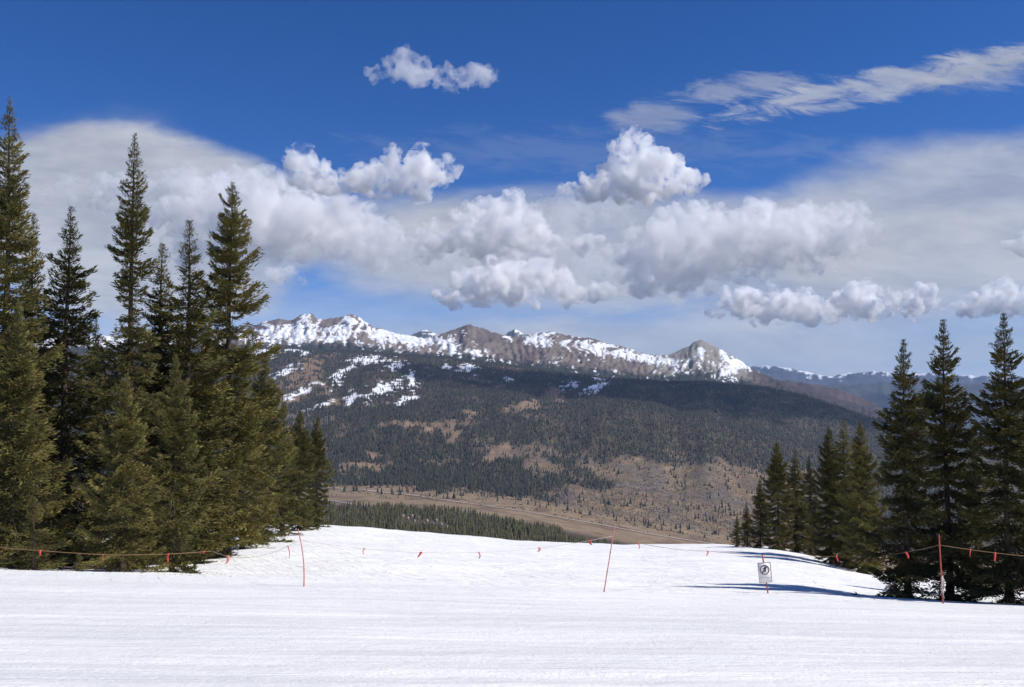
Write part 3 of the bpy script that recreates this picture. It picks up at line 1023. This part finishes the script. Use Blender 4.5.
tag(mesh_np('needle_litter', q, [np.arange(len(q)).reshape(-1, 4)], simple('shed_needles', (.10, .07, .04), .9, .3, 3)),
    'brown needles and twig bits shed on the snow under the trees', 'litter', kind='stuff')

# ------------------------------------------------------------------ poles, ropes, flags
def pole(u0, v0, u1, v1, Y, r, label, bend=0.0, mat=None):
    mat = mat or M_POLE
    """A bamboo pole from pixel (u0, v0) down into the snow at (u1, v1)."""
    a, b = at(u0, v0, Y), at(u1, v1, Y)
    g = ground(b[0], Y)
    b[2] = g
    o = empty('marker_pole', tuple(b), label, 'pole', 'thin red bamboo poles')
    d = a - b
    s = np.linspace(-.12, 1, 25)
    pts = s[:, None] * d[None] + np.array([1, 0, 0])[None] * (bend * np.sin(np.clip(s, 0, 1) * 3.14))[:, None]
    m = MB()
    knot = 1 + .22 * (np.arange(len(s)) % 6 == 3)
    m.tube(pts, r * (1.15 - .35 * np.clip(s, 0, 1)) * knot, 8)
    m.build('shaft', mat, o, True)
    return o, a, b


P1 = pole(298, 529, 304, 588, 24.2, .016, 'thin curved red pole on the snow left of centre', .06, M_PALEPOLE)
P2 = pole(615, 524, 604, 588, 27.0, .016, 'thin red pole leaning right on the snow at centre', 0, M_PALEPOLE)
P3 = pole(939, 535, 943, 600, 27.3, .022, 'upright red pole before the dark trees at right')
tie = MB()
pb = at(942, 578, 27.3) - P3[2]
for k in range(5):
    tie.tube([pb + np.array([.02 * math.cos(k * 1.3), -.03, .02 * k]), pb + np.array([.05 * math.cos(k * 2.1), -.04, -.10 - .05 * k]),
              pb + np.array([.09 * math.sin(k * 1.7), -.03, -.25 - .09 * k])], [.018, .016, .006], 5)
tie.tube([pb + np.array([0, 0, -.03]), pb + np.array([0, 0, .05])], .036, 8)
tie.build('cloth_tie', M_CLOTH, P3[0])


def rope(pts, label, flags, sag=.25, r=.011, mat_rope=None):
    """pts: (u, v, Y) along the rope; flags: (u, length, material) parts knotted to it."""
    P = [at(*p) for p in pts]
    segs = []
    for a, b in zip(P[:-1], P[1:]):
        s = np.linspace(0, 1, 24)
        q = a[None] * (1 - s[:, None]) + b[None] * s[:, None]
        q[:, 2] -= sag * np.linalg.norm(b - a) / 12 * 4 * s * (1 - s)
        segs.append(q if not segs else q[1:])
    L = np.concatenate(segs)
    o0 = L[0].copy()
    root = empty('rope_line', tuple(o0), label, 'rope', 'boundary ropes with red flags')
    m = MB()
    m.tube(L - o0, r, 6)
    m.build('cord', mat_rope or M_ROPE, root, True)
    us = CU + F_PX * L[:, 0] / L[:, 1]
    for k, (fu, ln, mat) in enumerate(flags):
        c = np.array([np.interp(fu, us, L[:, i]) for i in range(3)]) - o0
        g = np.random.RandomState(100 + k + int(fu))
        f = MB()
        s = np.linspace(0, 1, 7)
        w_ = .022 + .026 * g.rand()
        cx = c[0] + .05 * np.sin(s * 3 + g.uniform(0, 6)) * s + g.normal(0, .05) * s
        cy = c[1] + .05 * np.sin(s * 4 + g.uniform(0, 6)) * s - .012
        cz = c[2] + .02 - ln * s
        n = len(s)
        tw = g.uniform(-.6, .6) + s * g.uniform(-.8, .8)
        hw = w_ * (1 - .25 * s)
        vv4 = []
        for sx, sy in ((-1, 0), (1, 0), (1, .006), (-1, .006)):
            vv4.append(np.stack([cx + sx * hw * np.cos(tw), cy + sx * hw * np.sin(tw) + sy, cz], -1))
        v = np.concatenate(vv4)
        f4 = []
        for a_, b_ in ((0, 1), (1, 2), (2, 3), (3, 0)):
            i = np.arange(n - 1)
            f4.append(np.stack([a_ * n + i, b_ * n + i, b_ * n + i + 1, a_ * n + i + 1], 1))
        f.add(v, np.concatenate(f4 + [np.array([[0, 3 * n, 2 * n, n], [n - 1, 2 * n - 1, 3 * n - 1, 4 * n - 1]])]))
        f.build('flag', mat, root)
    return root


rope([(-40, 544, 27.2), (45, 551, 27.2), (110, 555, 27.6), (170, 554, 28.4), (212, 551, 30)], 'rope with red flags strung along the left trees',
     [(45, .17, M_FLAG), (107, .24, M_FLAG), (172, .26, M_FLAG), (207, .1, M_FLAG)], .05)
rope([(212, 551, 30), (299.5, 540, 24.2), (613, 536, 27.0)], 'faint rope across the open snow between the two thin poles',
     [(231, .26, M_PALEFLAG), (290, .36, M_PALEFLAG), (366, .15, M_PALEFLAG), (422, .15, M_FLAG), (479, .2, M_PALEFLAG), (539, .14, M_PALEFLAG), (590, .15, M_FLAG)], .55, .005, M_PALEROPE)
rope([(613, 537, 27.0), (707, 551, 36), (838, 556, 44), (939.5, 545, 27.3)], 'long rope from the centre pole past the sign to the right pole',
     [(637, .2, M_FLAG), (706, .2, M_PALEFLAG), (833, .3, M_FLAG), (902, .22, M_FLAG)], .12, .008)
rope([(939.5, 545, 27.3), (1060, 559, 27.0)], 'rope with two red flags running off the right edge',
     [(966, .25, M_FLAG), (990, .27, M_FLAG)], .15)

# ------------------------------------------------------------------ no-skiing sign
SY = 32.5
base = at(768, 596, SY)
base[2] = ground(base[0], SY)
sign = empty('warning_sign', tuple(base), 'white warning sign with a crossed out skier on a short red post', 'sign')
top = at(762.5, 555, SY) - base
d = top / np.linalg.norm(top)
m = MB()
m.tube([d * s for s in np.linspace(-.3, np.linalg.norm(top), 8)], .028, 8)
m.build('post', M_POLE, sign, True)
pc = at(764.5, 572.3, SY) - base
ppm = F_PX / SY
pw, ph = 13.0 / ppm / 2, 20.0 / ppm / 2
th_ = R(5)


def prot(x, z, y):
    """panel coordinates (tilted a little) to sign coordinates"""
    return (pc[0] + x * math.cos(th_) - z * math.sin(th_) * -1 * -1, pc[1] - .05 + y, pc[2] + x * math.sin(th_) + z * math.cos(th_))


def plate(name, polys, y0, y1, mat, parent):
    mb = MB()
    for poly in polys:
        n = len(poly)
        c = np.mean(np.asarray(poly, float), 0)
        v = [prot(p[0], p[1], y) for y in (y0, y1) for p in poly] + [prot(c[0], c[1], y0), prot(c[0], c[1], y1)]
        f4 = [(i, (i + 1) % n, n + (i + 1) % n, n + i) for i in range(n)]
        f3 = [(2 * n, (i + 1) % n, i) for i in range(n)] + [(2 * n + 1, n + i, n + (i + 1) % n) for i in range(n)]
        mb.add(v, f4, f3)
    return mb.build(name, mat, parent)


panel = plate('panel', [[(-pw, -ph), (pw, -ph), (pw, ph), (-pw, ph)]], 0, .012, M_PANEL, sign)
e = .012
plate('border', [[(-pw, ph - e), (pw, ph - e), (pw, ph), (-pw, ph)], [(-pw, -ph), (pw, -ph), (pw, -ph + e), (-pw, -ph + e)],
                 [(-pw, -ph + e), (-pw + e, -ph + e), (-pw + e, ph - e), (-pw, ph - e)], [(pw - e, -ph + e), (pw, -ph + e), (pw, ph - e), (pw - e, ph - e)],
                 [(-pw + e, -ph * .52), (pw - e, -ph * .52), (pw - e, -ph * .52 + .014), (-pw + e, -ph * .52 + .014)]], -.004, -.0005, M_BORDER, panel)
rc, rr_ = (0.0, ph * .28), pw * .74
ringpolys = []
for k in range(32):
    a0, a1 = k / 32 * 2 * math.pi, (k + 1) / 32 * 2 * math.pi
    ringpolys.append([(rc[0] + q * math.cos(a), rc[1] + q * math.sin(a)) for q, a in ((rr_, a0), (rr_, a1), (rr_ * .84, a1), (rr_ * .84, a0))])
dg = R(48)
sl = [(rc[0] + q * math.cos(dg) - k * math.sin(dg), rc[1] + q * math.sin(dg) + k * math.cos(dg)) for q, k in ((-rr_ * .83, -.016), (rr_ * .83, -.016), (rr_ * .83, .016), (-rr_ * .83, .016))]
plate('prohibition_ring', ringpolys, -.007, -.001, M_RING, panel)
plate('slash', [sl], -.0105, -.0075, M_RING, panel)
q = rr_ / 10
fig = [[(rc[0] + q * (.9 + 1.5 * math.cos(a)), rc[1] + q * (4.6 + 1.5 * math.sin(a))) for a in np.arange(10) / 10 * 6.283],
       [(rc[0] + q * a, rc[1] + q * b) for a, b in ((-2.6, 3.4), (-2.2, 1.6), (.4, 1.0), (2.8, 2.2), (2.6, 3.4), (.6, 3.6))],
       [(rc[0] + q * a, rc[1] + q * b) for a, b in ((.8, 1.4), (2.8, 2.2), (3.0, -.8), (1.2, -3.8), (-.2, -3.2), (1.2, -.6))],
       [(rc[0] + q * a, rc[1] + q * b) for a, b in ((-4.2, -4.6), (3.8, -3.4), (3.8, -2.7), (-4.2, -3.9))]]
plate('skier_figure', fig, -.0065, -.0012, M_BLACK, panel)

# fallen dead branch at the foot of the clump
bx = at(784, 546, 84)
dead = MB()
g = np.random.RandomState(4)
for k in range(9):
    a = g.uniform(-.6, 3.6)
    L = g.uniform(.7, 1.9)
    p0 = np.array([g.normal(0, .35), g.normal(0, .2), .05])
    dead.tube([p0, p0 + np.array([math.cos(a) * L * .5, g.normal(0, .1), .15 + .3 * g.rand()]), p0 + np.array([math.cos(a) * L, g.normal(0, .2), .2 + .8 * g.rand()])], [.05, .04, .015], 5)
o = dead.build('fallen_branch', simple('rusty_wood', (.30, .15, .09), .9, .2, 5))
o.location = (bx[0], 84, ground(bx[0], 84))
tag(o, 'reddish fallen branch on the snow at the foot of the middle right clump', 'branch')


# ------------------------------------------------------------------ clouds: solid puffs filled with an even white volume
def cloud_material(dens, q, lo):
    m = bpy.data.materials.new('cloud_vapour')
    m.use_nodes = True
    n = m.node_tree
    n.nodes.clear()
    t = NT(n)
    out = n.nodes.new('ShaderNodeOutputMaterial')
    p = n.nodes.new('ShaderNodeVolumePrincipled')
    p.inputs['Color'].default_value = (1, 1, 1, 1)
    pos = t.n('ShaderNodeTexCoord').outputs['Object']
    f = t.noise(pos, 1 / (230.0 * q), 6, .72, .5)
    t.put(p.inputs['Density'], t.m('MULTIPLY', t.sstep(f, lo, lo + .19), dens * 1.9))
    p.inputs['Anisotropy'].default_value = 0.0
    n.links.new(p.outputs[0], out.inputs['Volume'])
    m.cycles.volume_step_rate = STEP
    return m


STEP = .14


def largest_piece(me):
    """The mesh without the crumbs the displacement tears off."""
    n = len(me.vertices)
    co = np.empty(n * 3, np.float32)
    me.vertices.foreach_get('co', co)
    nl = len(me.loops)
    li = np.empty(nl, np.int32)
    me.loops.foreach_get('vertex_index', li)
    ls = np.empty(len(me.polygons), np.int32)
    lt = np.empty(len(me.polygons), np.int32)
    me.polygons.foreach_get('loop_start', ls)
    me.polygons.foreach_get('loop_total', lt)
    ed = np.empty(len(me.edges) * 2, np.int32)
    me.edges.foreach_get('vertices', ed)
    ed = ed.reshape(-1, 2)
    lab = np.arange(n)
    while True:
        m = np.minimum(lab[ed[:, 0]], lab[ed[:, 1]])
        new = lab.copy()
        np.minimum.at(new, ed[:, 0], m)
        np.minimum.at(new, ed[:, 1], m)
        new = new[new]
        if (new == lab).all():
            break
        lab = new
    cnt = np.bincount(lab, minlength=n)
    keepv = cnt[lab] > .08 * n
    idx = np.cumsum(keepv) - 1
    fs = []
    for k in (3, 4):
        st = ls[lt == k]
        if len(st):
            f = li[st[:, None] + np.arange(k)[None]]
            f = f[keepv[f[:, 0]]]
            fs.append(idx[f])
    o = mesh_np('cloud', co.reshape(-1, 3)[keepv], fs, M_CLOTH, smooth=True)
    out = o.data
    bpy.data.objects.remove(o)
    bpy.data.meshes.remove(me)
    return out


ICO = None


def cloud(label, blobs, Y, seed, dens=.006, vox=15, fluff=1.0, thick=.8, lo=.43):
    global ICO
    import bmesh
    g = np.random.RandomState(seed)
    if ICO is None:
        bm = bmesh.new()
        bmesh.ops.create_icosphere(bm, subdivisions=2, radius=1)
        bm.verts.ensure_lookup_table()
        ICO = (np.array([v.co[:] for v in bm.verts]), np.array([[v.index for v in f.verts] for f in bm.faces]))
        bm.free()
    V, Fc, k = [], [], 0
    px_ = Y / F_PX
    for (u, v, ru, rv) in blobs:
        c0 = at(u, v, Y)
        for i in range(int(12 + ru * rv / 26)):
            a, r = g.uniform(0, 6.283), g.rand() ** .5
            t = max(.25, (1 - r * r) ** .5)
            c = c0 + px_ * np.array([ru * r * math.cos(a) * .85, g.uniform(-1, 1) * ru * thick, rv * g.uniform(-.9, .85) * t])
            s = g.uniform(.20, .42) * min(ru, rv) * (.55 + .6 * t) * px_
            todo = [(c, s, 0)]
            while todo:
                c, s, lev = todo.pop()
                V.append(ICO[0] * s + c)
                Fc.append(ICO[1] + k)
                k += len(ICO[0])
                if lev < 2 and s > 2.2 * px_:
                    for _ in range(5 if lev == 0 else 4):                    # smaller heads budding from the upper side
                        dv = g.normal(0, 1, 3) * np.array([1, .8, .75]) + np.array([0, -.25, .45])
                        dv /= np.linalg.norm(dv)
                        todo.append((c + dv * s * .88, s * g.uniform(.36, .56), lev + 1))
    V = np.concatenate(V)
    org = V.mean(0)
    tmp = mesh_np('cloud_seed', V - org, [np.concatenate(Fc)], bpy.data.materials.new('tmp'))
    q = Y / 12000
    rm = tmp.modifiers.new('r', 'REMESH')
    rm.mode = 'VOXEL'
    rm.voxel_size = vox * q
    for sc, st, hard in ((420, 150, 0), (150, 105, 1), (55, 45, 1)):
        tx_ = bpy.data.textures.new('puff', 'CLOUDS')
        tx_.noise_scale = sc * q
        tx_.noise_depth = 3
        tx_.noise_type = 'HARD_NOISE' if hard else 'SOFT_NOISE'
        dm = tmp.modifiers.new('d', 'DISPLACE')
        dm.texture = tx_
        dm.strength = st * q * fluff
        dm.mid_level = .38
        dm.texture_coords = 'LOCAL'
    r2 = tmp.modifiers.new('r2', 'REMESH')                                     # clean up where the puffs cross
    r2.mode = 'VOXEL'
    r2.voxel_size = vox * q
    bpy.context.view_layer.update()
    dg_ = bpy.context.evaluated_depsgraph_get()
    me = bpy.data.meshes.new_from_object(tmp.evaluated_get(dg_))
    bpy.data.objects.remove(tmp)
    me = largest_piece(me)
    me.name = 'cloud'
    me.materials.clear()
    me.materials.append(cloud_material(dens / q, q, lo))
    o = bpy.data.objects.new('cloud', me)
    C.objects.link(o)
    o.location = org
    return tag(o, label, 'cloud', 'clouds in the sky')


cloud('bright white heaped cloud with a pointed tower near the middle of the sky',
      [(640, 174, 34, 30), (626, 152, 17, 20), (630, 136, 10, 11), (683, 187, 34, 17), (585, 190, 32, 13), (640, 194, 72, 14), (604, 178, 24, 15), (662, 164, 20, 16), (645, 150, 14, 14)], 13000, 1, .009)
cloud('bright puffy cloud with a rounded right end, left of centre',
      [(360, 184, 36, 14), (405, 174, 42, 24), (440, 172, 24, 16), (308, 170, 27, 20), (338, 186, 44, 12), (375, 172, 24, 16), (320, 182, 30, 14)], 14500, 2, .007)
cloud('large pale grey cloud bank behind the tops of the left trees',
      [(235, 218, 85, 36), (310, 230, 85, 34), (372, 243, 40, 25), (180, 180, 70, 16), (280, 198, 55, 24), (200, 250, 60, 18), (110, 185, 60, 18), (60, 200, 40, 14), (340, 215, 40, 22)], 17500, 3, .0036, 22)
cloud('white cloud with a bright knob at the centre of the sky',
      [(490, 226, 52, 27), (506, 209, 24, 17), (450, 240, 36, 18), (530, 234, 26, 20), (470, 214, 26, 14), (425, 250, 32, 14), (480, 248, 60, 16), (548, 246, 24, 12)], 15500, 4, .006)
cloud('flat bottomed white cloud over the snowy peaks',
      [(500, 284, 58, 24), (462, 294, 46, 14), (550, 296, 64, 14), (590, 296, 36, 14), (520, 270, 40, 15), (540, 284, 48, 16), (610, 298, 20, 9)], 19000, 5, .009)
cloud('small oval white cloud below the heaped tower', [(593, 243, 30, 11), (612, 246, 20, 9), (580, 246, 18, 8)], 14000, 6, .006)
cloud('broad grey cloud bank right of centre with a bright rounded right end',
      [(690, 245, 76, 34), (760, 238, 68, 30), (825, 232, 44, 27), (850, 232, 20, 25), (660, 276, 50, 22), (720, 276, 70, 17), (800, 264, 70, 15), (640, 255, 40, 20), (740, 222, 64, 20), (690, 215, 40, 16)], 16500, 7, .0042, 18)
cloud('faint grey cloud layer filling the sky between the centre clouds',
      [(400, 260, 100, 20), (480, 262, 100, 24), (560, 266, 100, 26), (640, 278, 80, 24), (720, 288, 80, 16), (540, 222, 80, 24), (600, 212, 70, 20), (800, 285, 70, 14), (450, 200, 60, 14)], 22500, 14, .0014, 34)
cloud('long low row of white puffs with a flat base over the right horizon',
      [(760, 305, 60, 17), (820, 306, 64, 19), (885, 305, 56, 18), (928, 311, 26, 11), (722, 311, 30, 11), (790, 300, 28, 15), (850, 298, 30, 15), (740, 302, 24, 13), (905, 300, 22, 13)], 13500, 8, .011)
cloud('tiny oval cloud under the pale bank at left', [(285, 274, 28, 10), (302, 276, 20, 8), (273, 271, 13, 8)], 12500, 9, .005)
cloud('white cloud cut by the right edge just above the treetops', [(1005, 300, 28, 17), (1035, 298, 34, 22), (970, 307, 18, 12), (988, 303, 20, 14)], 13500, 10, .009)
cloud('grey cloud fragment cut by the right edge higher up', [(1020, 245, 28, 13), (1045, 240, 28, 17)], 16500, 11, .004)
cloud('thin torn cloud alone in the blue upper sky',
      [(396, 62, 18, 17), (412, 68, 26, 14), (430, 75, 30, 13), (447, 80, 28, 13), (462, 78, 28, 12), (484, 73, 20, 13), (380, 73, 16, 10)], 13500, 12, .0020, 15, .9, .7, .39)
cloud('broad cloud outside the upper right of the photo, shading the forested ridge',
      [(1203, -256, 235, 52), (1090, -250, 130, 46), (1330, -262, 130, 46), (1000, -252, 110, 40), (1430, -258, 120, 44), (1520, -255, 90, 36)], 4650, 13, .0015, 60, 1.0, .42)

# ------------------------------------------------------------------ haze over the whole valley
hz = MB()
hz.box((-40000, -3000, -2600), (40000, 36000, 800))
hm = bpy.data.materials.new('valley_haze')
hm.use_nodes = True
hn = hm.node_tree
hn.nodes.clear()
ho = hn.nodes.new('ShaderNodeOutputMaterial')
hp = hn.nodes.new('ShaderNodeVolumePrincipled')
hp.inputs['Color'].default_value = (.46, .66, 1.0, 1)
hp.inputs['Density'].default_value = 2.0e-5
hp.inputs['Anisotropy'].default_value = 0.0
hn.links.new(hp.outputs[0], ho.inputs['Volume'])
tag(hz.build('haze', hm), 'thin blue haze filling the valley', 'haze', kind='stuff')
